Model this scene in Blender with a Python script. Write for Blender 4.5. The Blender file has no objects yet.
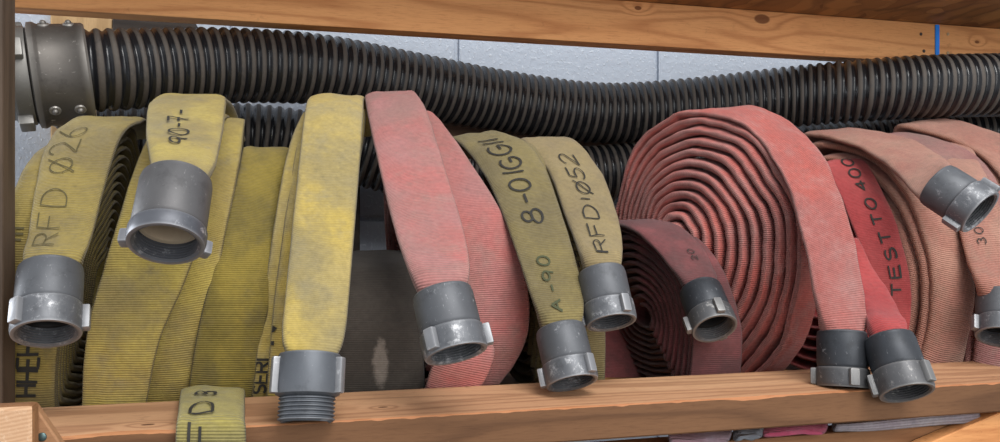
import bpy, bmesh, math, random
from mathutils import Vector, Matrix, noise
random.seed(7)
C = bpy.context.scene.collection
PI = math.pi
# ------------------------------------------------------------------ camera model
F = 785.0; HZ = 228.0; PSI = math.radians(14); CD = 0.81; Z0 = 1.35
SN, CS = math.sin(PSI), math.cos(PSI)
def P(px, py, Y):
    u = (px-500)/F; v = (HZ-py)/F
    t = (CD+Y)/(CS-u*SN)
    return Vector((t*(SN+u*CS), Y, Z0+t*v))
cam = bpy.data.cameras.new('camera'); co = bpy.data.objects.new('camera', cam); C.objects.link(co)
cam.lens = 36*F/1000; cam.sensor_width = 36; cam.sensor_fit = 'HORIZONTAL'
cam.shift_y = (HZ-221)/1000; cam.clip_start = 0.02
co.location = (0, -CD, Z0); co.rotation_euler = (PI/2, 0, -PSI)
bpy.context.scene.camera = co
DECK = Z0-0.236
# ------------------------------------------------------------------ materials
def nm(name):
    m = bpy.data.materials.new(name); m.use_nodes = True
    nt = m.node_tree; b = nt.nodes['Principled BSDF']; return m, nt, b
class NT:
    def __init__(s, nt): s.nt = nt
    def n(s, t, **k):
        x = s.nt.nodes.new(t)
        for a, v in k.items():
            if a.startswith('i_'): x.inputs[a[2:].replace('_', ' ')].default_value = v
            else: setattr(x, a, v)
        return x
    def l(s, a, b): s.nt.links.new(a, b)
    def noise(s, vec, scale, detail=4, rough=.6, dist=0):
        x = s.n('ShaderNodeTexNoise'); s.l(vec, x.inputs['Vector'])
        x.inputs['Scale'].default_value = scale; x.inputs['Detail'].default_value = detail
        x.inputs['Roughness'].default_value = rough; x.inputs['Distortion'].default_value = dist
        return x.outputs['Fac']
    def ramp(s, fac, a, b):
        x = s.n('ShaderNodeMapRange', interpolation_type='SMOOTHSTEP'); s.l(fac, x.inputs['Value'])
        x.inputs['From Min'].default_value = a; x.inputs['From Max'].default_value = b
        return x.outputs['Result']
    def mix(s, fac, a, b, mode='MIX'):
        x = s.n('ShaderNodeMix', data_type='RGBA', blend_type=mode)
        if isinstance(fac, (int, float)): x.inputs[0].default_value = fac
        else: s.l(fac, x.inputs[0])
        for v, i in ((a, 6), (b, 7)):
            if isinstance(v, tuple): x.inputs[i].default_value = (*v, 1)
            else: s.l(v, x.inputs[i])
        return x.outputs[2]
    def math(s, op, a, b=None):
        x = s.n('ShaderNodeMath', operation=op)
        for v, i in ((a, 0), (b, 1)):
            if v is None: continue
            if isinstance(v, (int, float)): x.inputs[i].default_value = v
            else: s.l(v, x.inputs[i])
        return x.outputs[0]
    def bump(s, h, strength, dist, prev=None):
        x = s.n('ShaderNodeBump'); s.l(h, x.inputs['Height'])
        x.inputs['Strength'].default_value = strength; x.inputs['Distance'].default_value = dist
        if prev is not None: s.l(prev, x.inputs['Normal'])
        return x.outputs['Normal']
def lin(c):
    return tuple(((x/255)/12.92 if x/255 <= .04045 else ((x/255+.055)/1.055)**2.4) for x in c)
def hose_mat(name, base, alt, dirt, dirt_amt=.5, pitch=.0027, rib=.5, diag=0.0, seed=0.0, edge=None, spot=None, sat=.78):
    def ds(c):
        l = .3*c[0]+.59*c[1]+.11*c[2]; return tuple(l+(x-l)*sat for x in c)
    base, alt = ds(base), ds(alt)
    if edge is None: edge = tuple(x*.62 for x in dirt)
    m, nt, b = nm(name); g = NT(nt)
    tc = g.n('ShaderNodeTexCoord'); mp = g.n('ShaderNodeMapping'); g.l(tc.outputs['Object'], mp.inputs['Vector'])
    mp.inputs['Location'].default_value = (seed, seed*2.3, seed*.7)
    v = mp.outputs['Vector']
    sep = g.n('ShaderNodeSeparateXYZ'); g.l(tc.outputs['UV'], sep.inputs[0])
    ph = g.math('ADD', g.math('MULTIPLY', sep.outputs['Y'], 2*PI/pitch), g.math('MULTIPLY', sep.outputs['X'], diag*2*PI*10))
    wv = g.math('ADD', g.math('MULTIPLY', g.math('SINE', ph), .5), .5)
    n1 = g.ramp(g.noise(v, 9, 3), .38, .62)
    n2 = g.ramp(g.noise(v, 22, 6, .7), .62-.25*dirt_amt, .75)
    n3 = g.noise(v, 160, 3, .7)
    # soiling along both edges of the flat hose
    ed = g.ramp(g.math('ABSOLUTE', g.math('SUBTRACT', sep.outputs['X'], .5)), .36, .5)
    edn = g.math('MULTIPLY', ed, g.ramp(g.noise(v, 14, 4), .35, .65))
    c = g.mix(n1, lin(base), lin(alt))
    c = g.mix(g.math('MULTIPLY', n2, min(1, .35+dirt_amt*.6)), c, lin(dirt))
    c = g.mix(g.math('MULTIPLY', edn, .55), c, lin(dirt))
    n4 = g.ramp(g.noise(v, 5.5, 5, .65, .6), .48, .66)
    c = g.mix(g.math('MULTIPLY', n4, .28+.4*dirt_amt), c, lin(tuple(x*.88 for x in dirt)))
    n5 = g.ramp(g.noise(v, 48, 4, .7), .60, .78)
    c = g.mix(g.math('MULTIPLY', n5, .45), c, lin(tuple(x*.70 for x in dirt)))
    ed2 = g.ramp(g.math('ABSOLUTE', g.math('SUBTRACT', sep.outputs['X'], .5)), .455, .495)
    c = g.mix(g.math('MULTIPLY', ed2, .6), c, lin(edge))
    if spot:
        ds_ = g.n('ShaderNodeVectorMath', operation='SUBTRACT'); g.l(tc.outputs['Object'], ds_.inputs[0]); ds_.inputs[1].default_value = spot[0]
        dm = g.n('ShaderNodeVectorMath', operation='MULTIPLY'); g.l(ds_.outputs[0], dm.inputs[0]); dm.inputs[1].default_value = spot[1]
        dl = g.n('ShaderNodeVectorMath', operation='LENGTH'); g.l(dm.outputs[0], dl.inputs[0])
        sm = g.ramp(g.math('ADD', dl.outputs['Value'], g.math('MULTIPLY', g.noise(v, 90, 4, .7), 1.0)), 1.55, 1.1)
        c = g.mix(g.math('MULTIPLY', sm, .7), c, lin(spot[2]))
    c = g.mix(g.math('MULTIPLY', g.math('SUBTRACT', 1.0, wv), min(.45, .40*rib*2)), c, g.mix(.6, c, lin((60, 50, 40))))
    gm = g.n('ShaderNodeMapRange'); g.l(n3, gm.inputs['Value']); gm.inputs['From Min'].default_value = .3; gm.inputs['From Max'].default_value = .7
    gm.inputs['To Min'].default_value = .86; gm.inputs['To Max'].default_value = 1.12
    vm = g.n('ShaderNodeVectorMath', operation='SCALE'); g.l(c, vm.inputs[0]); g.l(gm.outputs['Result'], vm.inputs['Scale'])
    g.l(vm.outputs[0], b.inputs['Base Color'])
    b.inputs['Roughness'].default_value = .85; b.inputs['Specular IOR Level'].default_value = .25
    b.inputs['Sheen Weight'].default_value = .15; b.inputs['Sheen Roughness'].default_value = .5
    nb = g.bump(wv, .8*rib*2, .0008)
    nb = g.bump(n3, .35, .0008, nb)
    g.l(nb, b.inputs['Normal'])
    return m
def metal_mat(name, col, worn, rough=.42, amt=.5, metallic=.75):
    m, nt, b = nm(name); g = NT(nt)
    tc = g.n('ShaderNodeTexCoord'); v = tc.outputs['Object']
    oi = g.n('ShaderNodeObjectInfo'); ad = g.n('ShaderNodeVectorMath', operation='ADD')
    g.l(v, ad.inputs[0]); g.l(oi.outputs['Random'], ad.inputs[1]); v = ad.outputs[0]
    s1 = g.ramp(g.noise(v, 70, 8, .75), .66-.14*amt, .70)
    s2 = g.noise(v, 25, 4)
    geo = g.n('ShaderNodeNewGeometry')
    pt = g.ramp(geo.outputs['Pointiness'], .53, .60)
    c = g.mix(s2, tuple(x*.75 for x in lin(col)), tuple(x*1.25 for x in lin(col)))
    ms = g.n('ShaderNodeMapping'); g.l(v, ms.inputs['Vector']); ms.inputs['Scale'].default_value = (1, 1, .25); ms.inputs['Rotation'].default_value = (.4, .7, 0)
    s3 = g.ramp(g.noise(ms.outputs[0], 330, 6, .8), .64-.06*amt, .70)
    c = g.mix(g.math('MULTIPLY', g.ramp(g.noise(v, 45, 6, .7), .52, .7), .5), c, tuple(x*.45 for x in lin(col)))
    s1 = g.math('MAXIMUM', s1, g.math('MULTIPLY', s3, .7))
    c = g.mix(g.math('MAXIMUM', g.math('MULTIPLY', s1, .75), g.math('MULTIPLY', pt, .5)), c, lin(worn))
    g.l(c, b.inputs['Base Color'])
    b.inputs['Metallic'].default_value = metallic
    rr = g.n('ShaderNodeMapRange'); g.l(s2, rr.inputs['Value']); rr.inputs['To Min'].default_value = rough-.08; rr.inputs['To Max'].default_value = rough+.14
    g.l(rr.outputs['Result'], b.inputs['Roughness'])
    g.l(g.bump(g.noise(v, 220, 4), .25, .0004), b.inputs['Normal'])
    return m
def wood_mat(name, base, dark, light, axis='X', knots=(), gscale=1.0, stains=()):
    m, nt, b = nm(name); g = NT(nt)
    tc = g.n('ShaderNodeTexCoord'); mp = g.n('ShaderNodeMapping'); g.l(tc.outputs['Object'], mp.inputs['Vector'])
    sc = {'X': (.09, 1, 1), 'Y': (1, .09, 1), 'Z': (1, 1, .09)}[axis]
    mp.inputs['Scale'].default_value = sc
    v = mp.outputs['Vector']; o = tc.outputs['Object']
    warp = g.noise(v, 9, 2)
    kd = None; kmask = None
    for (kx, kr) in knots:
        df = g.n('ShaderNodeVectorMath', operation='SUBTRACT'); g.l(o, df.inputs[0]); df.inputs[1].default_value = kx
        sv = g.n('ShaderNodeVectorMath', operation='MULTIPLY'); g.l(df.outputs[0], sv.inputs[0])
        sv.inputs[1].default_value = {'X': (.55, 1, 1), 'Y': (1, .55, 1), 'Z': (1, 1, .55)}[axis]
        ln = g.n('ShaderNodeVectorMath', operation='LENGTH'); g.l(sv.outputs[0], ln.inputs[0])
        d = ln.outputs['Value']
        x = g.n('ShaderNodeMapRange', interpolation_type='SMOOTHSTEP'); g.l(d, x.inputs['Value'])
        x.inputs['From Min'].default_value = kr*1.15; x.inputs['From Max'].default_value = kr*.85
        x2 = g.n('ShaderNodeMapRange', interpolation_type='SMOOTHSTEP'); g.l(d, x2.inputs['Value'])
        x2.inputs['From Min'].default_value = kr*6; x2.inputs['From Max'].default_value = 0.0
        kmask = x.outputs['Result'] if kmask is None else g.math('MAXIMUM', kmask, x.outputs['Result'])
        kd = x2.outputs['Result'] if kd is None else g.math('ADD', kd, x2.outputs['Result'])
    h = g.math('ADD', g.math('MULTIPLY', warp, 26*gscale), g.math('MULTIPLY', g.noise(v, 60, 3), 2.0))
    if kd is not None: h = g.math('ADD', h, g.math('MULTIPLY', kd, 4.0))
    ringv = g.math('ADD', g.math('MULTIPLY', g.math('SINE', g.math('MULTIPLY', h, 2.2)), .5), .5)
    line = g.math('POWER', ringv, 3.0)
    fine = g.noise(v, 420, 3, .7)
    big = g.ramp(g.noise(v, 5, 2), .35, .65)
    c = g.mix(big, lin(base), lin(light))
    c = g.mix(g.math('MULTIPLY', line, .45), c, lin(dark))
    c = g.mix(g.math('MULTIPLY', g.ramp(fine, .45, .75), .35), c, lin(dark))
    # scuffs
    sc2 = g.ramp(g.noise(o, 30, 6, .75), .60, .72)
    c = g.mix(g.math('MULTIPLY', sc2, .30), c, tuple(x*.55 for x in lin(dark)))
    if kmask is not None: c = g.mix(g.math('MULTIPLY', kmask, .85), c, tuple(x*.42 for x in lin(dark)))
    g.l(c, b.inputs['Base Color']); b.inputs['Roughness'].default_value = .7
    b.inputs['Specular IOR Level'].default_value = .3
    g.l(g.bump(fine, .3, .0006, g.bump(line, .25, .0005)), b.inputs['Normal'])
    return m
def plain(name, col, rough=.6, metallic=0, bump=0, bs=200):
    m, nt, b = nm(name); g = NT(nt)
    tc = g.n('ShaderNodeTexCoord'); f = g.noise(tc.outputs['Object'], bs/6, 5)
    g.l(g.mix(f, tuple(x*.7 for x in lin(col)), tuple(x*1.3 for x in lin(col))), b.inputs['Base Color'])
    b.inputs['Roughness'].default_value = rough; b.inputs['Metallic'].default_value = metallic
    if bump: g.l(g.bump(g.noise(tc.outputs['Object'], bs, 5), bump, .002), b.inputs['Normal'])
    return m
# ------------------------------------------------------------------ object helpers
def empty(name, loc, label=None, cat=None, group=None):
    o = bpy.data.objects.new(name, None); C.objects.link(o); o.location = loc; o.empty_display_size = .03
    if label: o['label'] = label
    if cat: o['category'] = cat
    if group: o['group'] = group
    return o
def link(name, me, mat, parent=None, smooth=True):
    if mat is not None and not me.materials: me.materials.append(mat)
    if smooth: me.polygons.foreach_set('use_smooth', [True]*len(me.polygons))
    o = bpy.data.objects.new(name, me); C.objects.link(o)
    if parent is not None: o.parent = parent
    return o
def mesh(name, verts, faces, uvs=None):
    me = bpy.data.meshes.new(name); me.from_pydata([tuple(v) for v in verts], [], faces)
    if uvs is not None:
        ul = me.uv_layers.new(name='UVMap')
        for p in me.polygons:
            for li in p.loop_indices: ul.data[li].uv = uvs[p.index][li-p.loop_start]
    me.update(); return me
# ------------------------------------------------------------------ flat hose sweep
def cr(p0, p1, p2, p3, t):
    return .5*((2*p1)+(p2-p0)*t+(2*p0-5*p1+4*p2-p3)*t*t+(3*p1-p0-3*p2+p3)*t*t*t)
def resample(st, step=.006):
    """st: list of (L, R, th) -> dense list"""
    out = []
    n = len(st)
    for i in range(n-1):
        a = st[max(0, i-1)]; b = st[i]; c = st[i+1]; d = st[min(n-1, i+2)]
        ln = ((b[0]+b[1])*.5-(c[0]+c[1])*.5).length
        k = max(2, int(ln/step)+1)
        for j in range(k):
            t = j/k
            out.append((cr(a[0], b[0], c[0], d[0], t), cr(a[1], b[1], c[1], d[1], t), cr(a[2], b[2], c[2], d[2], t)))
    out.append(st[-1]); return out
class Strap:
    def __init__(s, st, step=.006, M=26, wob=.0012, seed=0, v0=0.0):
        s.d = resample(st, step); s.M = M; s.wob = wob; s.seed = seed
        n = len(s.d); s.cen = [(a+b)*.5 for a, b, _ in s.d]
        s.v = [v0]
        for i in range(1, n): s.v.append(s.v[-1]+(s.cen[i]-s.cen[i-1]).length)
        s.fr = []
        for i in range(n):
            T = (s.cen[min(n-1, i+1)]-s.cen[max(0, i-1)]).normalized()
            W = (s.d[i][1]-s.d[i][0]); hw = W.length/2; W = W.normalized()
            N = W.cross(T)
            N.normalize(); s.fr.append((s.cen[i], W, N, hw, max(.001, s.d[i][2])/2))
    def pt(s, i, ang, off=0.0):
        c, W, N, hw, ht = s.fr[i]
        ca, sa = math.cos(ang), math.sin(ang)
        e = 2/3.2 if ht < hw*.45 else (2/3.2+(1-2/3.2)*min(1, (ht/hw-.45)/.4))
        x = math.copysign(abs(ca)**e, ca); y = math.copysign(abs(sa)**(e*1.15), sa)
        p = c+W*(x*hw)+N*(y*ht+ (math.copysign(off, sa) if abs(sa) > .01 else 0))
        q = c*9+Vector((s.seed, 0, 0))
        w = noise.noise(q*2+W*x*2)*s.wob*2.2+noise.noise(q*6+W*x*3+N*y*.6)*s.wob
        return p+N*w
    def mesh(s, name, off):
        n = len(s.d); M = s.M; V = []; Fc = []; U = []
        for i in range(n):
            for k in range(M): V.append(s.pt(i, 2*PI*k/M)-off)
        def uu(k):
            a = 2*PI*k/M
            return .5-.5*math.cos(a) if True else 0
        for i in range(n-1):
            for k in range(M):
                k2 = (k+1) % M
                Fc.append((i*M+k, i*M+k2, (i+1)*M+k2, (i+1)*M+k))
                U.append(((uu(k), s.v[i]), (uu(k+1), s.v[i]), (uu(k+1), s.v[i+1]), (uu(k), s.v[i+1])))
        for i, rev in ((0, False), (n-1, True)):
            f = tuple(i*M+k for k in range(M)); f = f if rev else f[::-1]
            Fc.append(f); U.append(tuple((.5, s.v[i]) for _ in range(M)))
        return V, Fc, U
    def front(s, x, v, side, off):
        """surface point at x in [-1,1] across (L..R) and length v"""
        i = 0
        n = len(s.v)
        while i < n-2 and s.v[i+1] < v: i += 1
        f = (v-s.v[i])/max(1e-6, s.v[i+1]-s.v[i])
        x = max(-.97, min(.97, x))
        hw_, ht_ = s.fr[i][3], s.fr[i][4]
        e = 2/3.2 if ht_ < hw_*.45 else (2/3.2+(1-2/3.2)*min(1, (ht_/hw_-.45)/.4))
        a = math.acos(math.copysign(abs(x)**(1/e), x))*side
        p = s.pt(i, a).lerp(s.pt(min(n-1, i+1), a), f)
        N = s.fr[i][2]*side
        return p+N*off
def join(parts):
    V = []; Fc = []; U = []
    for v, f, u in parts:
        o = len(V); V += v; Fc += [tuple(a+o for a in q) for q in f]; U += u
    return V, Fc, U
def px_st(lst, th):
    """pixel stations: (lx,ly,lY, rx,ry,rY[,th])"""
    return [(P(a[0], a[1], a[2]), P(a[3], a[4], a[5]), a[6] if len(a) > 6 else th) for a in lst]
# closed roll from its visible front outline
def roll_st(front, W=.072, th=.009, turns=5, smin=.35, bf=.19, bb=.44, bk=.52, nseg=28, zc=None, axis=None, tele=0.0):
    fs = px_st(front, th)
    c0 = (fs[0][0]+fs[0][1])*.5; c1 = (fs[-1][0]+fs[-1][1])*.5
    w = axis if axis else (fs[-1][1]-fs[-1][0]); w = Vector((w.x, w.y*.5, 0)).normalized()*(W*.5)
    def mk(x, y, z): c = Vector((x, y, z)); return (c-w, c+w, th)
    zb = DECK+th*.6
    hgt = c0.z-zb
    loop = fs+[mk(c1.x, bf+.03, zb+.010), mk(c1.x, (bf+bb)/2, zb), mk(c1.x*.9+c0.x*.1, bb, zb+.02),
               mk((c0.x+c1.x)/2, bk, zb+hgt*.45), mk(c0.x*.75+c1.x*.25, bk-.04, zb+hgt*.8)]
    CL = sum((a[0] for a in loop), Vector())/len(loop); CR = sum((a[1] for a in loop), Vector())/len(loop)
    n = len(loop)
    def at(t):
        t = t % n; i = int(t); f = t-i
        a, b, c, d = loop[(i-1) % n], loop[i], loop[(i+1) % n], loop[(i+2) % n]
        return cr(a[0], b[0], c[0], d[0], f), cr(a[1], b[1], c[1], d[1], f)
    out = []
    tot = turns*nseg
    for j in range(tot+1):
        q = j/tot; s = smin+(1-smin)*q
        l, r = at((q*turns*n) % n if j < tot else n-1e-4)
        wl, wr = CL+(l-CL)*s, CR+(r-CR)*s
        # keep the full width while the loop shrinks
        m = (wl+wr)*.5-w.normalized()*(tele*(1-q)); d = (r-l)*.5
        out.append((m-d, m+d, th))
    return out
# ------------------------------------------------------------------ stroke lettering
def arc(cx, cy, rx, ry, a0, a1, n=12):
    return [(cx+rx*math.cos(math.radians(a0+(a1-a0)*i/n)), cy+ry*math.sin(math.radians(a0+(a1-a0)*i/n))) for i in range(n+1)]
G = {
 'R': [[(0,0),(0,1),(.4,1)]+arc(.4,.75,.25,.25,90,-90,8)+[(0,.5)], [(.3,.5),(.65,0)]],
 'F': [[(0,0),(0,1),(.6,1)], [(0,.55),(.5,.55)]],
 'D': [[(0,0),(0,1),(.2,1)]+arc(.2,.5,.45,.5,90,-90,12)+[(0,0)]],
 'O': [arc(.35,.5,.33,.5,90,450,18)],
 '0': [arc(.33,.5,.3,.5,90,450,18)],
 'Q': [arc(.35,.5,.35,.45,90,450,18), [(0,-.08),(.75,1.08)]],     # slashed zero
 '1': [[(.2,0),(.2,1)]],
 '2': [arc(.32,.7,.3,.3,160,-30,10)+[(0,0),(.65,0)]],
 '3': [arc(.3,.75,.28,.25,150,-80,9)+arc(.3,.25,.32,.27,80,-150,9)],
 '4': [[(.5,0),(.5,1),(0,.35),(.7,.35)]],
 '5': [[(.6,1),(.1,1),(.05,.55)]+arc(.28,.3,.32,.3,110,-150,10)],
 '6': [[(.5,1),(.1,.5)]+arc(.33,.28,.3,.28,160,520,14)],
 '7': [[(0,1),(.6,1),(.2,0)], [(.1,.5),(.5,.5)]],
 '8': [arc(.33,.74,.25,.25,-90,270,14), arc(.33,.25,.32,.27,90,450,14)],
 '9': [arc(.33,.7,.28,.28,0,360,14)+[(.55,0)]],
 'G': [arc(.35,.5,.35,.5,50,330,14)+[(.65,.45),(.35,.45)]],
 'C': [arc(.35,.5,.35,.5,50,310,14)],
 'T': [[(.32,0),(.32,1)], [(0,1),(.64,1)]],
 'E': [[(.6,0),(0,0),(0,1),(.6,1)], [(0,.5),(.5,.5)]],
 'S': [arc(.3,.75,.27,.25,30,260,9)+arc(.3,.25,.3,.25,80,-150,9)],
 'I': [[(.1,0),(.1,1)]],
 'H': [[(0,0),(0,1)], [(.6,0),(.6,1)], [(0,.5),(.6,.5)]],
 'A': [[(0,0),(.3,1),(.6,0)], [(.12,.4),(.48,.4)]],
 'N': [[(0,0),(0,1),(.6,0),(.6,1)]],
 '-': [[(.1,.5),(.5,.5)]], '.': [[(.15,.42),(.15,.6)]], ' ': [],
 '|': [[(.1,.2),(.1,.8)]],
}
ADV = {'1': .45, 'I': .35, '-': .7, '.': .35, ' ': .5, '|': .4}
def lettering(strap, text, v, x, size, side, pen=.0016, off=.0019, slant=0.0, adv=1.0, flip=1, seed=1, xs=1.3):
    """text baseline runs back along the hose (towards smaller v); letter tops point to the L edge (x=-1)"""
    rnd = random.Random(seed)
    V = []; Fc = []
    hw = strap.fr[len(strap.fr)//2][3]
    pos = 0.0
    for ch in text:
        k = size*(1+rnd.uniform(-.06, .06)); ox = rnd.uniform(-.05, .05)*size
        for line in G.get(ch, []):
            pts = []
            for i in range(len(line)-1):
                (x0, y0), (x1, y1) = line[i], line[i+1]
                m = max(1, int(math.hypot(x1-x0, y1-y0)*size/.003))
                for j in range(m): pts.append((x0+(x1-x0)*j/m, y0+(y1-y0)*j/m))
            pts.append(line[-1])
            pts = [(pos+(a*xs+slant*b)*k, b*k+ox) for a, b in pts]
            b0 = len(V)
            for i, (a, b) in enumerate(pts):
                a2, b2 = pts[min(len(pts)-1, i+1)]; a1, b1 = pts[max(0, i-1)]
                dx, dy = a2-a1, b2-b1; L = math.hypot(dx, dy) or 1
                nx, ny = -dy/L*pen/2, dx/L*pen/2
                for sg in (1, -1):
                    aa, bb = a+nx*sg, b+ny*sg
                    V.append(strap.front(x-flip*bb/hw, v-flip*aa, side, off))
            for i in range(len(pts)-1):
                q = b0+2*i; Fc.append((q, q+1, q+3, q+2))
        pos += ADV.get(ch, .9)*size*adv*xs
    return V, Fc
# ------------------------------------------------------------------ couplings
def lathe(prof, n=48, z0=0):
    V = []; Fc = []
    for r, z in prof:
        for k in range(n):
            a = 2*PI*k/n; V.append((r*math.cos(a), r*math.sin(a), z+z0))
    for i in range(len(prof)-1):
        for k in range(n):
            k2 = (k+1) % n
            Fc.append((i*n+k, (i+1)*n+k, (i+1)*n+k2, i*n+k2))
    return V, Fc
def autosmooth(me, ang=35):
    bm = bmesh.new(); bm.from_mesh(me)
    bmesh.ops.recalc_face_normals(bm, faces=bm.faces)
    for e in bm.edges:
        if len(e.link_faces) == 2 and e.calc_face_angle(0) > math.radians(ang): e.smooth = False
    bm.to_mesh(me); bm.free()
    me.polygons.foreach_set('use_smooth', [True]*len(me.polygons))
def bmbox(bm, c, s, M=None, bev=0.0, seg=2):
    r = bmesh.ops.create_cube(bm, size=1.0)
    vs = r['verts']
    bmesh.ops.scale(bm, vec=s, verts=vs); bmesh.ops.translate(bm, vec=c, verts=vs)
    if bev:
        es = list({e for v in vs for e in v.link_edges})
        rr = bmesh.ops.bevel(bm, geom=es, offset=bev, segments=seg, profile=.6, affect='EDGES')
        vs = list({v for f in rr['faces'] for v in f.verts} | {v for v in vs if v.is_valid})
    if M is not None: bmesh.ops.transform(bm, matrix=M, verts=vs)
    return vs
def coupling(root, base, out, R, mats, lugs=(90, 210, 330), kind='female', sleeve=.042, ring=.026, roll=0, name='coupling'):
    """base,out: world points; axis from base to out. roll turns the lugs (0 = first lug faces the viewer)."""
    body_m, ring_m, dark_m = mats
    ax = (out-base).normalized()
    toc = (co.location-base); toc = (toc-ax*toc.dot(ax)).normalized()
    ux = toc; uy = ax.cross(ux)
    M = Matrix(((ux.x, uy.x, ax.x, 0), (ux.y, uy.y, ax.y, 0), (ux.z, uy.z, ax.z, 0), (0, 0, 0, 1)))
    M = M @ Matrix.Rotation(math.radians(roll), 4, 'Z')
    T = sleeve+ring
    if kind == 'male':
        pr = [(R*.55, .004), (R*.80, -.001), (R*.93, 0), (R*.96, .002), (R*.96, .004), (R*.99, .006), (R*1.0, sleeve-.006), (R*.97, sleeve-.002), (R*.86, sleeve)]
        z = sleeve
        nth = 6
        for i in range(nth):
            p = ring/nth
            pr += [(R*.80, z+p*.2), (R*.86, z+p*.5), (R*.86, z+p*.7), (R*.80, z+p)]
            z += p
        pr += [(R*.79, T), (R*.76, T+.001), (R*.70, T), (R*.68, T-.004), (R*.66, T-.03), (R*.55, T-.034), (R*.3, T-.034), (0.0005, T-.034)]
    else:
        pr = [(R*.55, .004), (R*.82, -.001), (R*.90, 0), (R*.93, .0015), (R*.93, .004), (R*.955, .006), (R*.955, sleeve-.003), (R*.93, sleeve-.001), (R*.90, sleeve+.0005), (R*.80, sleeve+.0005)]
    V, Fc = lathe(pr); me = mesh('coupling', V, Fc); autosmooth(me, 30)
    c = link(name, me, body_m, root); c.matrix_local = Matrix.Translation(base-root.location) @ M
    if kind != 'male':
        pr = [(R*.80, sleeve+.0007), (R*.955, sleeve+.0007), (R*.99, sleeve+.002), (R*1.0, sleeve+.005), (R*1.0, T-.005), (R*.985, T-.002), (R*.96, T), (R*.86, T), (R*.83, T-.001)]
        z = T-.001
        for i in range(6):
            p = .017/6; pr += [(R*.79, z-p*.3), (R*.79, z-p*.5), (R*.83, z-p*.8), (R*.83, z-p)]; z -= p
        pr += [(R*.82, z-.002), (R*.70, z-.003), (R*.68, z-.005)]
        V, Fc = lathe(pr); me = mesh('swivel_ring', V, Fc); autosmooth(me, 30)
        sw = link('swivel_ring', me, ring_m, c)
        zi = z-.0035
        pr = [(R*.80, zi), (R*.80, zi+.002), (R*.66, zi+.002), (R*.64, zi), (R*.62, zi-.02), (R*.2, zi-.022), (0.0004, zi-.022)]
        V, Fc = lathe(pr); me = mesh('gasket', V, Fc); autosmooth(me, 30)
        link('gasket', me, dark_m, c)
    for a in lugs:
        bm = bmesh.new()
        if kind == 'male':
            bmbox(bm, (R*1.03, 0, sleeve*.52), (R*.30, R*.30, sleeve*.86), None, .0025)
        else:
            bmbox(bm, (R*1.06, 0, sleeve+ring*.5), (R*.26, R*.36, ring*.86), None, .0025)
        bmesh.ops.transform(bm, matrix=Matrix.Rotation(math.radians(a), 4, 'Z'), verts=bm.verts)
        me = bpy.data.meshes.new('lug'); bm.to_mesh(me); bm.free(); autosmooth(me, 50)
        link('lug', me, ring_m, c)
    return c
# ------------------------------------------------------------------ fire hose thing
ink = plain('marker_ink', (42, 40, 36), .8); ink_soft = plain('faded_marker_ink', (88, 80, 50), .85)
GRP = {}
def hose(label, straps, mat, cps=(), marks=(), loc=None, group=None, wob=.0012, M=26):
    """straps: list of station lists. cps: kwargs for coupling. marks: kwargs for lettering (index of strap first)"""
    sts = [Strap(s, seed=i*3.7+len(label), wob=wob, M=M) for i, s in enumerate(straps)]
    allc = [c for s in sts for c in s.cen]
    if loc is None: loc = Vector((sum(c.x for c in allc)/len(allc), sum(c.y for c in allc)/len(allc), min(c.z for c in allc)-.006))
    root = empty('fire_hose', loc, label, 'fire hose', group)
    V, Fc, U = join([s.mesh('j', loc) for s in sts])
    me = mesh('hose_jacket', V, Fc, U)
    j = link('hose_jacket', me, mat, root)
    for k in cps: coupling(root, **k)
    for mk in marks:
        mk = dict(mk); si = mk.pop('s'); im = mk.pop('ink', ink); lb = mk.pop('lb', None)
        V, Fc = lettering(sts[si], **mk)
        o = link('marker_lettering', mesh('marker_lettering', [v-loc for v in V], Fc), im, j)
        if lb: o['label'] = lb
    return root, sts
# ================================================================== THE PLACE
# ---- materials
W_ray = wood_mat('pine_rail_wood', (186, 138, 102), (122, 74, 46), (202, 156, 118), 'X',
                 knots=[((P(383, 405, .05).x, .05, Z0-.195), .0030), ((P(148, 418, .03).x, .03, Z0-.195), .0035)])
W_rfr = wood_mat('shade_darkened_rail_front_wood', (112, 78, 52), (68, 42, 26), (124, 88, 60), 'X')  # varnish-brown rail front, with its shade painted into the colour too
W_chip = wood_mat('chipped_rail_edge', (172, 112, 74), (110, 56, 38), (190, 134, 92), 'X')
W_beam = wood_mat('orange_pine_beam', (218, 150, 92), (160, 92, 48), (228, 168, 112), 'X',
                 knots=[((P(762, 19, .45).x, .45, P(762, 19, .45).z), .0085), ((P(553, 45, .45).x, .46, P(553, 47, .45).z), .0045), ((P(638, 8, .45).x, .45, P(638, 8, .45).z), .0035), ((P(977, 42, .45).x, .45, P(977, 42, .45).z), .0028)], gscale=1.3)
W_post = wood_mat('shadow_toned_post_wood', (80, 64, 52), (48, 38, 30), (94, 78, 64), 'Z')  # dark tone stands in for the shadow on the post's side face
W_low = wood_mat('lower_board_wood', (140, 98, 64), (96, 60, 36), (154, 110, 74), 'X')
W_stud = wood_mat('light_stud_wood', (196, 164, 120), (150, 116, 78), (210, 180, 136), 'Z')
W_ledg = wood_mat('brown_ledger_wood', (112, 84, 68), (70, 50, 40), (126, 96, 80), 'X')
W_dark = wood_mat('dark_block_wood', (60, 54, 50), (34, 30, 28), (70, 62, 56), 'X')
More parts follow.
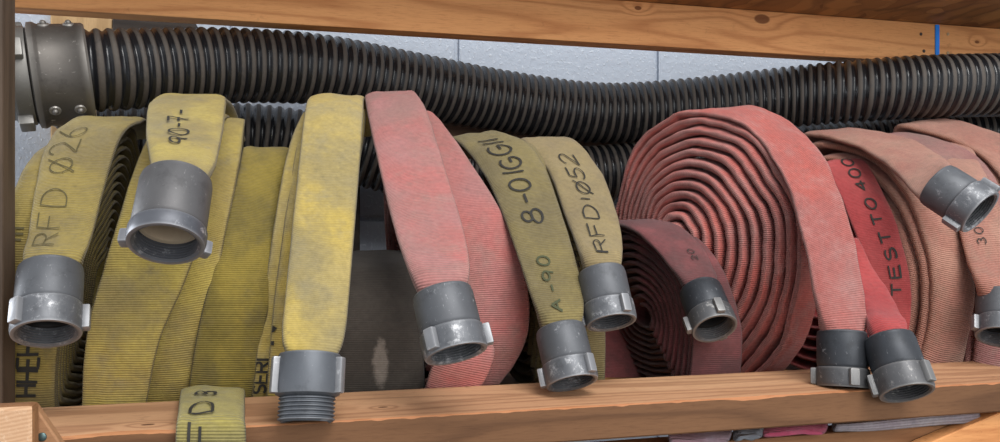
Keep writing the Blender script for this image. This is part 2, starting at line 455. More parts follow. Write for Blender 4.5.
# end grain
m, nt, b = nm('end_grain_wood'); g = NT(nt)
tc = g.n('ShaderNodeTexCoord'); v = tc.outputs['Object']
sp = g.n('ShaderNodeVectorMath', operation='DISTANCE'); g.l(v, sp.inputs[0]); sp.inputs[1].default_value = (-.05, 0, -.09)
rg = g.math('ADD', g.math('MULTIPLY', g.math('SINE', g.math('ADD', g.math('MULTIPLY', sp.outputs['Value'], 1900), g.math('MULTIPLY', g.noise(v, 40, 3), 4))), .5), .5)
c_ = g.mix(g.math('MULTIPLY', rg, .35), lin((208, 168, 132)), lin((160, 108, 72)))
c_ = g.mix(g.math('MULTIPLY', g.ramp(g.noise(v, 120, 5, .8), .5, .7), .5), c_, lin((232, 206, 176)))
g.l(c_, b.inputs['Base Color']); b.inputs['Roughness'].default_value = .85
g.l(g.bump(g.noise(v, 300, 4), .4, .0008), b.inputs['Normal'])
W_end = m
# oriented strand board
m, nt, b = nm('strand_board'); g = NT(nt)
tc = g.n('ShaderNodeTexCoord'); mp = g.n('ShaderNodeMapping'); g.l(tc.outputs['Object'], mp.inputs['Vector']); mp.inputs['Scale'].default_value = (1, .28, 1); mp.inputs['Rotation'].default_value = (0, 0, 1.2)
vo = g.n('ShaderNodeTexVoronoi', i_Scale=26.0); 
wv = g.n('ShaderNodeVectorMath', operation='ADD'); g.l(mp.outputs[0], wv.inputs[0])
nz = g.n('ShaderNodeTexNoise', i_Scale=9.0); g.l(tc.outputs['Object'], nz.inputs['Vector'])
scv = g.n('ShaderNodeVectorMath', operation='SCALE'); g.l(nz.outputs['Color'], scv.inputs[0]); scv.inputs['Scale'].default_value = .12
g.l(scv.outputs[0], wv.inputs[1]); g.l(wv.outputs[0], vo.inputs['Vector'])
sx = g.n('ShaderNodeSeparateColor'); g.l(vo.outputs['Color'], sx.inputs[0])
c_ = g.mix(sx.outputs[0], lin((128, 82, 42)), lin((178, 128, 74)))
c_ = g.mix(g.math('MULTIPLY', g.ramp(vo.outputs['Distance'], .35, .7), .45), c_, lin((70, 40, 22)))
g.l(c_, b.inputs['Base Color']); b.inputs['Roughness'].default_value = .65
g.l(g.bump(sx.outputs[1], .4, .001), b.inputs['Normal'])
OSB = m
# painted block wall
m, nt, b = nm('painted_block'); g = NT(nt)
tc = g.n('ShaderNodeTexCoord'); v = tc.outputs['Object']
h1 = g.noise(v, 70, 6, .6); h2 = g.ramp(g.noise(v, 150, 2, .5), .55, .72)
g.l(g.mix(h2, lin((176, 186, 200)), lin((196, 205, 216))), b.inputs['Base Color'])
b.inputs['Roughness'].default_value = .5
g.l(g.bump(h2, .5, .0015, g.bump(h1, .6, .003)), b.inputs['Normal'])
WALL = m
CONC = plain('concrete_floor', (120, 116, 110), .8, 0, .3, 60)
# hose jackets
Y_a = hose_mat('old_yellow_jacket', (142, 122, 62), (166, 142, 58), (128, 116, 84), .6, seed=1, edge=(52, 42, 28))
Y_b = hose_mat('bright_yellow_jacket', (168, 142, 60), (186, 160, 60), (138, 126, 96), .6, seed=3, edge=(70, 58, 36))
Y_c = hose_mat('olive_yellow_jacket', (126, 108, 34), (156, 132, 36), (112, 102, 70), .5, rib=.55, pitch=.0026, seed=5)
Y_d = hose_mat('pale_yellow_jacket', (176, 152, 80), (190, 160, 62), (146, 136, 106), .7, rib=.3, seed=7)
Y_r = hose_mat('ribbed_yellow_jacket', (156, 142, 70), (176, 158, 62), (130, 124, 96), .5, rib=.7, pitch=.0027, seed=9)
O_g = hose_mat('olive_jacket', (122, 106, 60), (138, 120, 62), (124, 112, 82), .5, seed=11)
O_h = hose_mat('khaki_jacket', (138, 118, 76), (152, 130, 80), (128, 112, 86), .5, seed=13, rib=.4)
SPOT = [0, 0, 0]
GREY = None
R_f = hose_mat('faded_pink_jacket', (184, 112, 108), (198, 100, 94), (166, 126, 118), .7, seed=17)
R_j = hose_mat('brick_red_jacket', (186, 92, 84), (204, 86, 74), (184, 134, 128), .7, seed=19, rib=.6)
R_i = hose_mat('maroon_jacket', (112, 56, 58), (146, 66, 68), (92, 64, 64), .6, seed=21, rib=.35)
R_k = hose_mat('bright_red_jacket', (180, 50, 52), (196, 60, 60), (168, 76, 74), .3, seed=23, rib=.4)
P_l = hose_mat('peach_jacket', (196, 132, 108), (186, 112, 92), (160, 126, 108), .6, seed=25, rib=.8, diag=.6, pitch=.0031, edge=(182, 126, 104))
P_m = hose_mat('dusty_rose_jacket', (168, 96, 92), (176, 112, 102), (156, 126, 116), .6, seed=27, rib=.8, diag=.6, pitch=.0031, edge=(160, 100, 92))
P_n = hose_mat('magenta_jacket', (190, 60, 96), (206, 74, 110), (170, 110, 130), .4, seed=29)
P_o = hose_mat('mauve_jacket', (150, 104, 116), (164, 112, 124), (150, 140, 150), .6, seed=31)
# metals
M1 = (metal_mat('grey_anodised_metal', (92, 94, 98), (178, 179, 182), .50, .5, .45), metal_mat('worn_bright_metal', (104, 106, 110), (206, 206, 208), .44, 1.0, .5), plain('black_rubber_gasket', (24, 22, 22), .55))
M2 = (metal_mat('dark_coupling_metal', (58, 61, 66), (166, 168, 172), .44, .4, .45), metal_mat('dull_ring_metal', (92, 92, 94), (190, 188, 184), .46, .8, .5), M1[2])
M3 = (metal_mat('matte_grey_metal', (96, 100, 106), (170, 172, 176), .5, .2, .45), M1[1], M1[2])
M4 = (metal_mat('old_blackened_metal', (88, 87, 88), (180, 178, 176), .48, .35, .4), metal_mat('blackened_ring_metal', (92, 94, 100), (190, 190, 194), .42, .6, .5), M1[2])
Mw = (M4[0], M4[1], plain('pale_liner', (176, 158, 134), .8))
# ---- setting: wall and floor
bx0, bx1 = P(457, 80, .70).x, P(657, 80, .70).x
BL = bx1-bx0; BH = .195
bm = bmesh.new()
for row in range(-7, 8):
    z = Z0+.212+row*BH; sh = 0 if row % 2 == 0 else BL/2
    for k in range(-5, 8):
        bmbox(bm, (bx0+sh+BL*(k+.5), .75, z+BH/2), (BL-.008, .10, BH-.008), None, .0035)
me = bpy.data.meshes.new('wall_back'); bm.to_mesh(me); bm.free()
w = link('wall_back', me, WALL, smooth=False); w['kind'] = 'structure'
bm = bmesh.new(); bmbox(bm, (bx0+BL*1.5, .755, Z0+.212+BH*.5), (BL*13.6, .093, BH*15)); 
me2 = bpy.data.meshes.new('mortar'); bm.to_mesh(me2); bm.free()
link('mortar_joints', me2, WALL, w, smooth=False)
bm = bmesh.new(); bmbox(bm, (.6, -.7, -.02+Z0+.212-7*BH+.02), (5.2, 3.4, .04))
me = bpy.data.meshes.new('floor'); bm.to_mesh(me); bm.free()
fl = link('floor', me, CONC, smooth=False); fl['kind'] = 'structure'
FLZ = Z0+.212-7*BH+.02
# ---- wooden rack
rack = empty('storage_rack', (0.2, .3, FLZ), 'rough pine lumber storage rack holding the coiled fire hoses against the painted block wall', 'storage rack')
RO = rack.location.copy()
def board(name, lo, hi, mat, bev=.0025, label=None, endmat=None, parent=None):
    bm = bmesh.new(); lo = Vector(lo); hi = Vector(hi); c = (lo+hi)/2
    bmbox(bm, (0, 0, 0), hi-lo, None, bev)
    me = bpy.data.meshes.new(name); bm.to_mesh(me); bm.free()
    o = link(name, me, mat, parent or rack, smooth=False); me.materials.clear()
    # keep object coordinates world-like so the wood grain varies and knots land
    for v in me.vertices: v.co += c
    me.materials.append(mat)
    if endmat:
        me.materials.append(endmat)
        for p in me.polygons:
            if abs(p.normal.y) > .9: p.material_index = 1
    o.location = -RO
    if label: o['label'] = label
    return o
xl = P(-60, 400, .14).x; xr = P(1060, 380, 0).x
# front rail with a chipped front edge
def rail():
    n = 420; V = []; Fc = []; mi = []
    zt, zb = Z0-.195, Z0-.233
    for i in range(n+1):
        x = xl+(xr-xl)*i/n
        a = .0018+max(0, noise.noise(Vector((x*9, 3, 1)))-.1)*.014+max(0, noise.noise(Vector((x*45, 7, 2))))*.004
        bz = .0014+max(0, noise.noise(Vector((x*11, 9, 5)))-.05)*.008+max(0, noise.noise(Vector((x*60, 1, 2))))*.002
        V += [(x, .14, zb), (x, .14, zt-.003), (x, .137, zt), (x, a, zt), (x, a*.4, zt-bz*.45), (x, 0, zt-bz), (x, 0, zb+.002), (x, .002, zb)]
    for i in range(n):
        for k in range(8):
            k2 = (k+1) % 8
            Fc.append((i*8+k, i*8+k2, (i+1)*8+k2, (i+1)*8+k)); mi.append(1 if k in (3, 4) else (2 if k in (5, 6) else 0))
    Fc.append(tuple(range(8))[::-1]); mi.append(0); Fc.append(tuple(n*8+k for k in range(8))); mi.append(0)
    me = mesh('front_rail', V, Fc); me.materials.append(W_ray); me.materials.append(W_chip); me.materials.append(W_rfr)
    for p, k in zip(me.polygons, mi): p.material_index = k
    bm = bmesh.new(); bm.from_mesh(me); bmesh.ops.recalc_face_normals(bm, faces=bm.faces); bm.to_mesh(me); bm.free()
    o = link('front_rail', me, None, rack, smooth=False); o.location = -RO
rail()
DX0, DX1 = xl, xr+.5
board('shelf_deck', (DX0, .142, DECK-.018), (DX1, .695, DECK), OSB, .001)
ub = P(20, 8, .45)
board('upper_beam', (DX0-.5, .45, Z0+.3166), (DX1+.3, .488, Z0+.392), W_beam, .002, 'orange pine beam with dark knots and a blue line')
board('upper_deck', (DX0-.5, .27, Z0+.3925), (DX1+.3, .490, Z0+.405), OSB, .001, 'strand board panel above the beam')
# blue mark on the beam
tp = P(937, 40, .4495)
board('blue_tape_strip', (tp.x-.0045, .4480, Z0+.3175), (tp.x+.0045, .4502, Z0+.3900), plain('blue_tape', (20, 130, 236), .6), .0004, 'thin bright blue strip on the orange beam')
for (a, b_) in ((921, 34), (924, 51), (948, 34), (948, 53)):
    q = P(a, b_, .4495)
    bm = bmesh.new(); bmesh.ops.create_uvsphere(bm, u_segments=12, v_segments=8, radius=.0032)
    bmesh.ops.scale(bm, vec=(1, .4, 1), verts=bm.verts)
    me = bpy.data.meshes.new('nail_head'); bm.to_mesh(me); bm.free()
    o = link('nail_head', me, plain('nail', (50, 40, 34) if a < 930 else (180, 150, 110), .5), rack); o.location = q-RO
# left post
lp = P(-110, 200, .10).x; lpr = P(16, 200, .137).x
board('post', (lp, .099, Z0-.1948), (lpr, .137, Z0+.391), W_post, .003, 'dark left post, its shadow put into the wood colour')
# the rail end sits behind the end grain block
e0 = P(-30, 405, -.07); e1 = P(33, 405, -.07)
board('bearer_block', (e0.x, -.07, e1.z-.089), (e1.x, -.052, e1.z), W_low, .004, 'short lumber bearer showing pale end grain', W_end)
# diagonal brace under it: top edge falls to the right
def prism(name, pts, y0, y1, mat, label=None):
    n = len(pts); V = [(p.x, y0, p.z) for p in pts]+[(p.x, y1, p.z) for p in pts]
    Fc = [tuple(range(n)), tuple(range(n, 2*n))[::-1]]+[(i, i+n, (i+1) % n+n, (i+1) % n) for i in range(n)]
    me = mesh(name, V, Fc)
    bm = bmesh.new(); bm.from_mesh(me); bmesh.ops.recalc_face_normals(bm, faces=bm.faces)
    bmesh.ops.bevel(bm, geom=list(bm.edges), offset=.0015, segments=1, affect='EDGES'); bm.to_mesh(me); bm.free()
    o = link(name, me, mat, rack, smooth=False); o.location = -RO
    if label: o['label'] = label
    return o
W_br = wood_mat('brace_wood', (150, 108, 76), (100, 64, 42), (164, 122, 88), 'X')
yb = -.051
prism('diagonal_brace', [P(28, 405, yb), P(34, 405, yb), P(62, 446, yb), P(100, 500, yb), P(20, 520, yb), P(-10, 460, yb), P(-10, 425, yb)], yb, yb+.012, W_br)
q = P(42, 437, yb)
bm = bmesh.new(); bmesh.ops.create_uvsphere(bm, u_segments=14, v_segments=8, radius=.004); bmesh.ops.scale(bm, vec=(1, .4, 1), verts=bm.verts)
me = bpy.data.meshes.new('screw_head'); bm.to_mesh(me); bm.free()
o = link('screw_head', me, plain('screw_steel', (90, 110, 110), .4, .8), rack); o.location = q-RO
# lower board behind/below the rail and the diagonal at the right
lb0 = Z0-.2345-.024
board('lower_board', (P(420, 440, .03).x, .035, Z0-.33), (xr+.3, .073, lb0+.004), W_low, .003)
ym = .012
prism('diagonal_brace', [P(925, 445, ym), P(1000, 413, ym), P(1060, 388, ym), P(1100, 430, ym), P(1000, 480, ym), P(915, 520, ym), P(890, 470, ym)], ym, .034, W_beam, 'pale diagonal board at the lower right')
# things on the wall behind
board('wall_stud', (P(50, 100, .66).x, .66, FLZ), (P(112, 100, .66).x, .699, Z0+.392), W_stud, .003, 'pale wall stud')
board('dark_block', (P(113, 28, .66).x, .655, P(113, 36, .66).z), (P(196, 28, .66).x, .699, P(113, 18, .66).z), W_dark, .002)
board('back_ledger', (P(405, 140, .67).x, .672, P(500, 185, .67).z), (P(660, 140, .67).x, .699, P(500, 113, .67).z), W_ledg, .002, 'brown board between the two suction hoses')
board('back_post', (P(330, 200, .66).x, .66, DECK), (P(360, 200, .66).x, .699, Z0+.08), W_dark, .002)
# ---- suction hoses
def susp_mat():
    m, nt, b = nm('black_ribbed_rubber'); g = NT(nt)
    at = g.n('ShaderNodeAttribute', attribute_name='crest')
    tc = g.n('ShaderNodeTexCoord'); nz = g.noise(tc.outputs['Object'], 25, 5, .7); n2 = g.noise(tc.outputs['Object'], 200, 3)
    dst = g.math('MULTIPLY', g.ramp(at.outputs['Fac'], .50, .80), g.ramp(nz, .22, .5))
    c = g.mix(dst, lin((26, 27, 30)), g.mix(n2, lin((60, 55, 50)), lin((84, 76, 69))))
    g.l(c, b.inputs['Base Color'])
    mr = g.n('ShaderNodeMapRange'); g.l(dst, mr.inputs['Value']); mr.inputs['To Min'].default_value = .24; mr.inputs['To Max'].default_value = .7
    g.l(mr.outputs['Result'], b.inputs['Roughness'])
    g.l(g.bump(n2, .2, .0008), b.inputs['Normal'])
    return m
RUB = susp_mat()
def suction(pts, R, label, pitch=.0160, amp=.0052, root=None):
    ws = [P(*p) for p in pts]
    # dense centreline
    n = len(ws); cl = []
    for i in range(n-1):
        a, b_, c, d = ws[max(0, i-1)], ws[i], ws[i+1], ws[min(n-1, i+2)]
        for j in range(40): cl.append(cr(a, b_, c, d, j/40))
    cl.append(ws[-1])
    s = [0]
    for i in range(1, len(cl)): s.append(s[-1]+(cl[i]-cl[i-1]).length)
    step = pitch/9; N = int(s[-1]/step); M = 44; V = []; Fc = []; cr_ = []
    i = 0; up = Vector((0, 0, 1))
    for k in range(N+1):
        q = k*step
        while i < len(s)-2 and s[i+1] < q: i += 1
        f = (q-s[i])/(s[i+1]-s[i]); c = cl[i].lerp(cl[i+1], f)
        T = (cl[min(len(cl)-1, i+2)]-cl[max(0, i-1)]).normalized()
        A = T.cross(up).normalized(); B = A.cross(T)
        for j in range(M):
            a = 2*PI*j/M
            ph = 2*PI*q/pitch-a
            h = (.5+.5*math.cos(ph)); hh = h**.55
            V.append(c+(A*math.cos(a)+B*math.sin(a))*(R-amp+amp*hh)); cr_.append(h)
    for k in range(N):
        for j in range(M):
            j2 = (j+1) % M; Fc.append((k*M+j, k*M+j2, (k+1)*M+j2, (k+1)*M+j))
    Fc.append(tuple(range(M))); Fc.append(tuple(N*M+j for j in range(M))[::-1])
    loc = Vector((ws[0].x, ws[0].y, min(w_.z for w_ in ws)-R))
    r = empty('suction_hose', loc, label, 'suction hose')
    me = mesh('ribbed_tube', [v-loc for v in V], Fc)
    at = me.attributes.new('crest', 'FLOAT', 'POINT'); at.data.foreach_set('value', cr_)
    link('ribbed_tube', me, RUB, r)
    return r, ws, (cl, s)
SR = .058
s1, ws, _ = suction([(60, 72, .392), (110, 70, .405), (200, 66, .455), (270, 66.5, .49), (330, 71, .52), (400, 83, .56), (500, 101, .60), (600, 113, .60), (690, 108, .57), (780, 98, .51), (870, 90, .43), (950, 86, .385), (1040, 85, .36), (1120, 86, .35)], SR,
           'upper black ribbed suction hose with a dark steel end collar')
s2, ws2, _ = suction([(99, 139, .55), (130, 138, .56), (180, 138, .58), (260, 138, .60), (340, 150, .61), (430, 170, .61), (520, 178, .61), (600, 175, .61), (700, 164, .60), (800, 152, .57), (900, 140, .53), (1000, 132, .50), (1110, 130, .49)], SR,
           'lower black ribbed suction hose running behind the coiled fire hoses')
# suction coupling at the left
ax = (ws[1]-ws[0]).normalized(); ax = (P(110, 71, .405)-P(50, 73, .388)).normalized()
base = P(90, 74, .396)
ux = Vector((0, 0, 1)); ux = (ux-ax*ux.dot(ax)).normalized(); uy = (-ax).cross(ux)
Ms = Matrix(((ux.x, uy.x, -ax.x, 0), (ux.y, uy.y, -ax.y, 0), (ux.z, uy.z, -ax.z, 0), (0, 0, 0, 1)))
SM = metal_mat('scuffed_dark_steel', (92, 88, 84), (190, 186, 180), .45, .35, .6)
SM2 = metal_mat('bright_worn_steel', (112, 110, 106), (190, 188, 184), .46, .4, .6)
q = SR*1.20
pr = [(SR*.7, .0), (q*.97, .0), (q*1.0, .003), (q*1.0, .012), (q*.985, .014), (q*.985, .056), (q*1.0, .058), (q*1.03, .062), (q*1.02, .068), (q*.90, .071), (q*.80, .071)]
V, Fc = lathe(pr, 64); me = mesh('end_collar', V, Fc); autosmooth(me, 30)
col = link('end_collar', me, SM, s1); col.matrix_local = Matrix.Translation(base-s1.location) @ Ms
pr = [(q*.70, 0.0715), (q*.94, 0.0715), (q*.955, 0.0740), (q*.955, 0.0900), (q*.93, 0.0930), (q*.84, 0.0960), (q*.84, 0.0990), (q*.80, 0.1010), (q*.84, 0.1040), (q*.80, 0.1070), (q*.84, 0.1100), (q*.80, 0.1130), (q*.84, 0.1160), (q*.80, 0.1200), (q*.7, 0.1200), (q*.66, 0.0780), (.001, 0.0780)]
V, Fc = lathe(pr, 64); me = mesh('threaded_ring', V, Fc); autosmooth(me, 30)
link('threaded_ring', me, SM2, col)
for a in (-70, -160, 20, 110):
    bm = bmesh.new(); bmbox(bm, (q*1.0, 0, .083), (.016, .026, .018), None, .003)
    bmesh.ops.transform(bm, matrix=Matrix.Rotation(math.radians(a), 4, 'Z'), verts=bm.verts)
    me = bpy.data.meshes.new('lug'); bm.to_mesh(me); bm.free(); autosmooth(me, 50); link('lug', me, SM2, col)
for a in (-24, -142, 96, 160):
    for z in (.018, .048):
        bm = bmesh.new()
        bmesh.ops.create_cone(bm, cap_ends=True, segments=18, radius1=.0080, radius2=.0068, depth=.003, matrix=Matrix.Translation((q*.99, 0, z)) @ Matrix.Rotation(PI/2, 4, 'Y'))
        bmesh.ops.create_uvsphere(bm, u_segments=14, v_segments=8, radius=.0042, matrix=Matrix.Translation((q*1.02, 0, z)))
        bmesh.ops.transform(bm, matrix=Matrix.Rotation(math.radians(a), 4, 'Z'), verts=bm.verts)
        me = bpy.data.meshes.new('clamp_bolt'); bm.to_mesh(me); bm.free(); autosmooth(me, 30); link('clamp_bolt', me, SM, col)
# ================================================================== FIRE HOSES
def roll(front, W=.072, th=.0085, turns=8, smin=.22, bf=.19, bb=.44, bk=.52, tele=0.0):
    st = roll_st(front, W, th, turns, smin, bf, bb, bk, tele=tele)
    fs = px_st(front, th)
    last = fs[1:]
    c1 = (last[-1][0]+last[-1][1])*.5; w = (last[-1][1]-last[-1][0]); w = Vector((w.x, w.y*.5, 0)).normalized()*(W*.5)
    zb = DECK+th*.6
    e = Vector((c1.x, bf+.03, zb+.004)); e2 = Vector((c1.x, (bf+bb)/2, zb))
    return st+last+[(e-w, e+w, th), (e2-w, e2+w, th)]
def tail(lst, th=.010, thend=.040):
    st = px_st(lst, th); n = len(st)
    st[-1] = (st[-1][0], st[-1][1], thend); st[-2] = (st[-2][0], st[-2][1], th*.6+thend*.35)
    return st
def vof(strap, py):
    n = len(strap.cen)
    def proj(c):
        d = c-co.location; dep = d.x*SN+d.y*CS
        return HZ-F*d.z/dep
    for i in range(n-1, 0, -1):
        a, b_ = proj(strap.cen[i]), proj(strap.cen[i-1])
        if (a-py)*(b_-py) <= 0 and strap.cen[i].y < .36: return strap.v[i]
    return strap.v[-1]*.9
_hose = hose
def hose(label, straps, mat, cps=(), marks=(), **k):
    sts = [Strap(s, seed=i*3.7+len(label), wob=k.get('wob', .0012)) for i, s in enumerate(straps)]
    mm = []
    for mk in marks:
        mk = dict(mk); mk['v'] = vof(sts[mk['s']], mk.pop('py')); mk['side'] = -1; mm.append(mk)
    return _hose(label, straps, mat, cps, mm, **k)

# --- A far left yellow roll
hose('yellow fire hose roll at far left beside the post, faint RFD lettering', [
    roll([(75,131,.33, 132,131,.33), (32,158,.25, 104,160,.25), (6,215,.18, 78,215,.18), (-8,300,.165, 64,300,.165), (-14,400,.175, 56,400,.175)], turns=13, th=.0105),
    tail([(100,135,.45, 152,137,.45), (90,123,.39, 150,124,.39), (72,120,.33, 142,121,.33), (46,145,.255, 122,136,.255), (35,190,.185, 104,190,.185), (28,235,.13, 92,238,.13), (23,256,.10, 84,258,.10), (25,274,.094, 77,276,.094)])], Y_a,
    [dict(base=P(51,269,.095), out=P(46,342,.050), R=.0325, mats=M1, lugs=(52,-80,180), sleeve=.044, ring=.031)],
    [dict(s=1, text='RFD Q26', py=250, x=.0, size=.031, pen=.0017, ink=ink_soft, adv=1.0, seed=3),
     dict(s=0, text='HHEH', py=392, x=.5, size=.021, pen=.0034, ink=ink, adv=.85, xs=.95),
     dict(s=0, text='III', py=238, x=-.35, size=.014, pen=.0026, ink=ink_soft)])
# --- B yellow roll with the coupling opening toward the viewer
rB, _ = hose('yellow fire hose roll marked 90-7 with coupling opening turned to the viewer', [
    roll([(186,124,.345, 245,120,.345), (178,165,.27, 241,155,.27), (165,240,.20, 228,220,.20), (143,320,.175, 211,310,.175), (126,398,.185, 191,396,.185)], turns=8),
    px_st([(172,122,.37, 232,120,.37), (160,116,.33, 226,118,.33), (138,160,.24, 212,160,.24), (118,220,.175, 203,225,.175), (100,280,.155, 186,280,.155), (86,340,.15, 160,340,.15), (82,402,.155, 147,402,.155), (82,425,.16, 145,425,.16)], .010),
    tail([(180,140,.45, 246,140,.45), (172,112,.41, 236,112,.41), (162,99,.34, 227,100,.34), (149,106,.26, 226,106,.26), (146,132,.15, 223,132,.15), (149,158,.06, 217,160,.06), (152,174,.0, 208,180,.0), (155,182,-.012, 204,188,-.012)], .016)], Y_b,
    [dict(base=P(177,181,-.004), out=P(166,243,-.046), R=.0345, mats=Mw, lugs=(108,-108), sleeve=.057, ring=.017, name='coupling')],
    [dict(s=2, text='90-7-', py=150, x=.12, size=.023, xs=1.5, pen=.0030, adv=.95, slant=.1, off=.0026)])
# --- C olive yellow hose
hose('plain dark olive-yellow ribbed fire hose standing behind the rail, no coupling showing', [
    roll([(243,150,.31, 291,151,.31), (234,190,.25, 286,200,.25), (215,260,.185, 277,262,.185), (198,330,.168, 265,330,.168), (188,398,.175, 252,398,.175)], turns=7, bk=.48, bb=.40)], Y_c)
# --- D pale yellow hose with male coupling
hose('pale yellow fire hose hanging over the rail, ending in a threaded grey coupling', [
    roll([(303,114,.335, 366,112,.335), (288,150,.27, 362,150,.27), (275,220,.20, 350,215,.20), (262,310,.17, 332,310,.17), (252,398,.175, 320,398,.175)], turns=7),
    px_st([(310,120,.37, 366,120,.37), (300,122,.32, 364,122,.32), (294,160,.255, 360,160,.255), (284,225,.19, 352,220,.19), (273,310,.158, 340,310,.158), (266,398,.160, 332,398,.160)], .009),
    tail([(318,135,.45, 372,135,.45), (314,108,.41, 369,108,.41), (309,99,.34, 364,100,.34), (304,118,.26, 363,120,.26), (295,200,.155, 357,200,.155), (286,290,.065, 350,285,.065), (282,328,.03, 346,328,.03), (283,346,.018, 341,349,.018), (288,358,.014, 334,360,.014)], .014)], Y_d,
    [dict(base=P(310,355,.014), out=P(306,420,-.006), R=.0325, mats=M3, kind='male', lugs=(72,-62,180), sleeve=.042, ring=.024)],
    [dict(s=0, text='SERI', py=388, x=-.62, size=.0135, pen=.0028, ink=ink, adv=.82), dict(s=1, text='N', py=342, x=-.86, size=.024, pen=.005, ink=ink)])
# --- D2 short yellow hose end over the rail
hose('short ribbed yellow hose strap draped over the front rail at the lower left', [
    px_st([(182,398,.150, 246,398,.150), (181,391,.143, 245,390,.143), (180,395,.11, 245,394,.11), (179,403,.06, 245,402,.06), (178,414,.015, 245,413,.015), (177,421,-.006, 245,420,-.006), (176,433,-.014, 246,433,-.014), (176,470,-.016, 246,470,-.016), (177,520,-.016, 247,520,-.016)], .010)], Y_r, (),
    [dict(s=0, text='F', py=440, x=.1, size=.023, pen=.0028), dict(s=0, text='D', py=417, x=.05, size=.022, pen=.0030, xs=2.6), dict(s=0, text='8', py=400, x=.1, size=.020, pen=.0030, xs=2.0)])
# --- E grey-brown hose
EL = P(385, 398, .25); EL.z = DECK
GREY = hose_mat('grey_brown_jacket', (66, 59, 52), (78, 70, 62), (58, 53, 49), .5, rib=.25, seed=15, spot=(P(380, 362, .182)-EL, (90, 10, 30), (140, 130, 120)))
hose('dusty grey-brown hose sitting low between the pale yellow and pink hoses', [
    roll([(340,254,.31, 411,253,.31), (338,272,.22, 417,272,.22), (336,320,.182, 422,320,.182), (334,398,.18, 424,398,.18)], W=.10, turns=5, bk=.42, bb=.36, smin=.3)], GREY, loc=EL)
# --- F faded pink hose
hose('faded pink fire hose between the low grey-brown hose and the olive 8-01 hose', [
    roll([(388,116,.34, 432,114,.34), (408,155,.275, 462,150,.275), (440,215,.205, 500,210,.205), (462,275,.17, 524,270,.17), (466,325,.163, 529,325,.163), (452,362,.168, 516,362,.168), (428,398,.185, 486,398,.185)], turns=8),
    px_st([(452,325,.150, 476,322,.150), (448,345,.142, 494,348,.142), (432,366,.142, 486,378,.142), (424,392,.155, 470,398,.155)], .012),
    tail([(372,135,.46, 432,135,.46), (370,110,.42, 426,112,.42), (365,98,.345, 416,95,.345), (369,122,.26, 428,115,.26), (382,180,.16, 446,172,.16), (395,232,.08, 462,225,.08), (405,262,.03, 469,258,.03), (412,280,.01, 469,277,.01), (419,296,.003, 464,294,.003)], .016)], R_f,
    [dict(base=P(442,293,.004), out=P(456,352,-.026), R=.0335, mats=M1, lugs=(35,-92,160), sleeve=.042, ring=.026)])
# --- G olive hose 8-01
hose('olive fire hose with bold 8-01 lettering running down it, beside the pink hose', [
    roll([(482,146,.34, 532,144,.34), (505,185,.27, 560,180,.27), (527,240,.20, 584,235,.20), (545,310,.17, 604,305,.17), (540,398,.175, 602,398,.175)], turns=7, bk=.43, bb=.37),
    tail([(440,160,.46, 490,152,.46), (442,146,.41, 492,137,.41), (454,141,.36, 506,134,.36), (478,165,.285, 536,152,.285), (500,208,.205, 557,200,.205), (517,255,.145, 573,250,.145), (530,295,.105, 583,292,.105), (537,315,.09, 583,312,.09), (542,333,.086, 579,330,.086)], .012)], O_g,
    [dict(base=P(560,329,.087), out=P(573,386,.052), R=.0315, mats=M1, lugs=(88,-48,200), sleeve=.042, ring=.026)],
    [dict(s=1, text='8-01GGII', py=226, x=.25, size=.030, xs=1.35, pen=.0034, adv=.95, slant=.05), dict(s=1, text='A-90', py=310, x=0, size=.018, pen=.0028, adv=1.1, ink=plain('green_marker_ink', (66, 70, 44), .8)),
     dict(s=0, text='110 1777', py=300, x=.72, size=.011, pen=.0016, adv=1.15)])
# --- H khaki hose
hose('khaki fire hose lettered RFD 052, its coupling hanging beside the small maroon coil', [
    tail([(508,330,.48, 566,330,.48), (510,230,.485, 566,230,.485), (512,160,.46, 566,160,.46), (514,146,.41, 566,144,.41), (524,143,.355, 577,142,.355), (546,168,.285, 600,172,.285), (563,210,.205, 615,208,.205), (575,242,.15, 622,240,.15), (581,258,.12, 622,258,.12), (585,275,.112, 618,275,.112)], .012)], O_h,
    [dict(base=P(601,272,.112), out=P(613,330,.076), R=.0315, mats=M1, lugs=(92,-38,200), sleeve=.042, ring=.026)],
    [dict(s=0, text='RFD|Q52', py=258, x=.2, size=.025, xs=1.75, pen=.0024, adv=.98, slant=.05)])
# --- I small maroon coil
hose('small dark maroon hose coil with 20 pencilled near its coupling', [
    roll([(616,229,.30, 662,226,.30), (650,243,.235, 698,240,.235), (676,275,.19, 724,272,.19), (690,320,.172, 739,318,.172), (692,350,.17, 742,350,.17), (684,398,.182, 736,398,.182)], turns=9, smin=.14, bk=.50, bb=.44, th=.0095),
    px_st([(600,280,.42, 650,280,.42), (597,320,.405, 654,320,.41), (600,350,.385, 650,352,.37), (598,374,.36, 655,376,.345), (608,398,.34, 660,398,.32)], .010),
    tail([(592,262,.40, 632,260,.40), (598,236,.36, 642,234,.36), (612,224,.305, 658,221,.305), (636,233,.245, 684,231,.245), (658,252,.205, 704,250,.205), (672,270,.18, 713,268,.18), (681,283,.168, 716,279,.168), (687,297,.160, 713,293,.160)], .011)], R_i,
    [dict(base=P(700,290,.160), out=P(717,334,.108), R=.0305, mats=M2, lugs=(75,-28,190), sleeve=.040, ring=.026)],
    [dict(s=2, text='20', py=262, x=.35, size=.010, pen=.0014)])
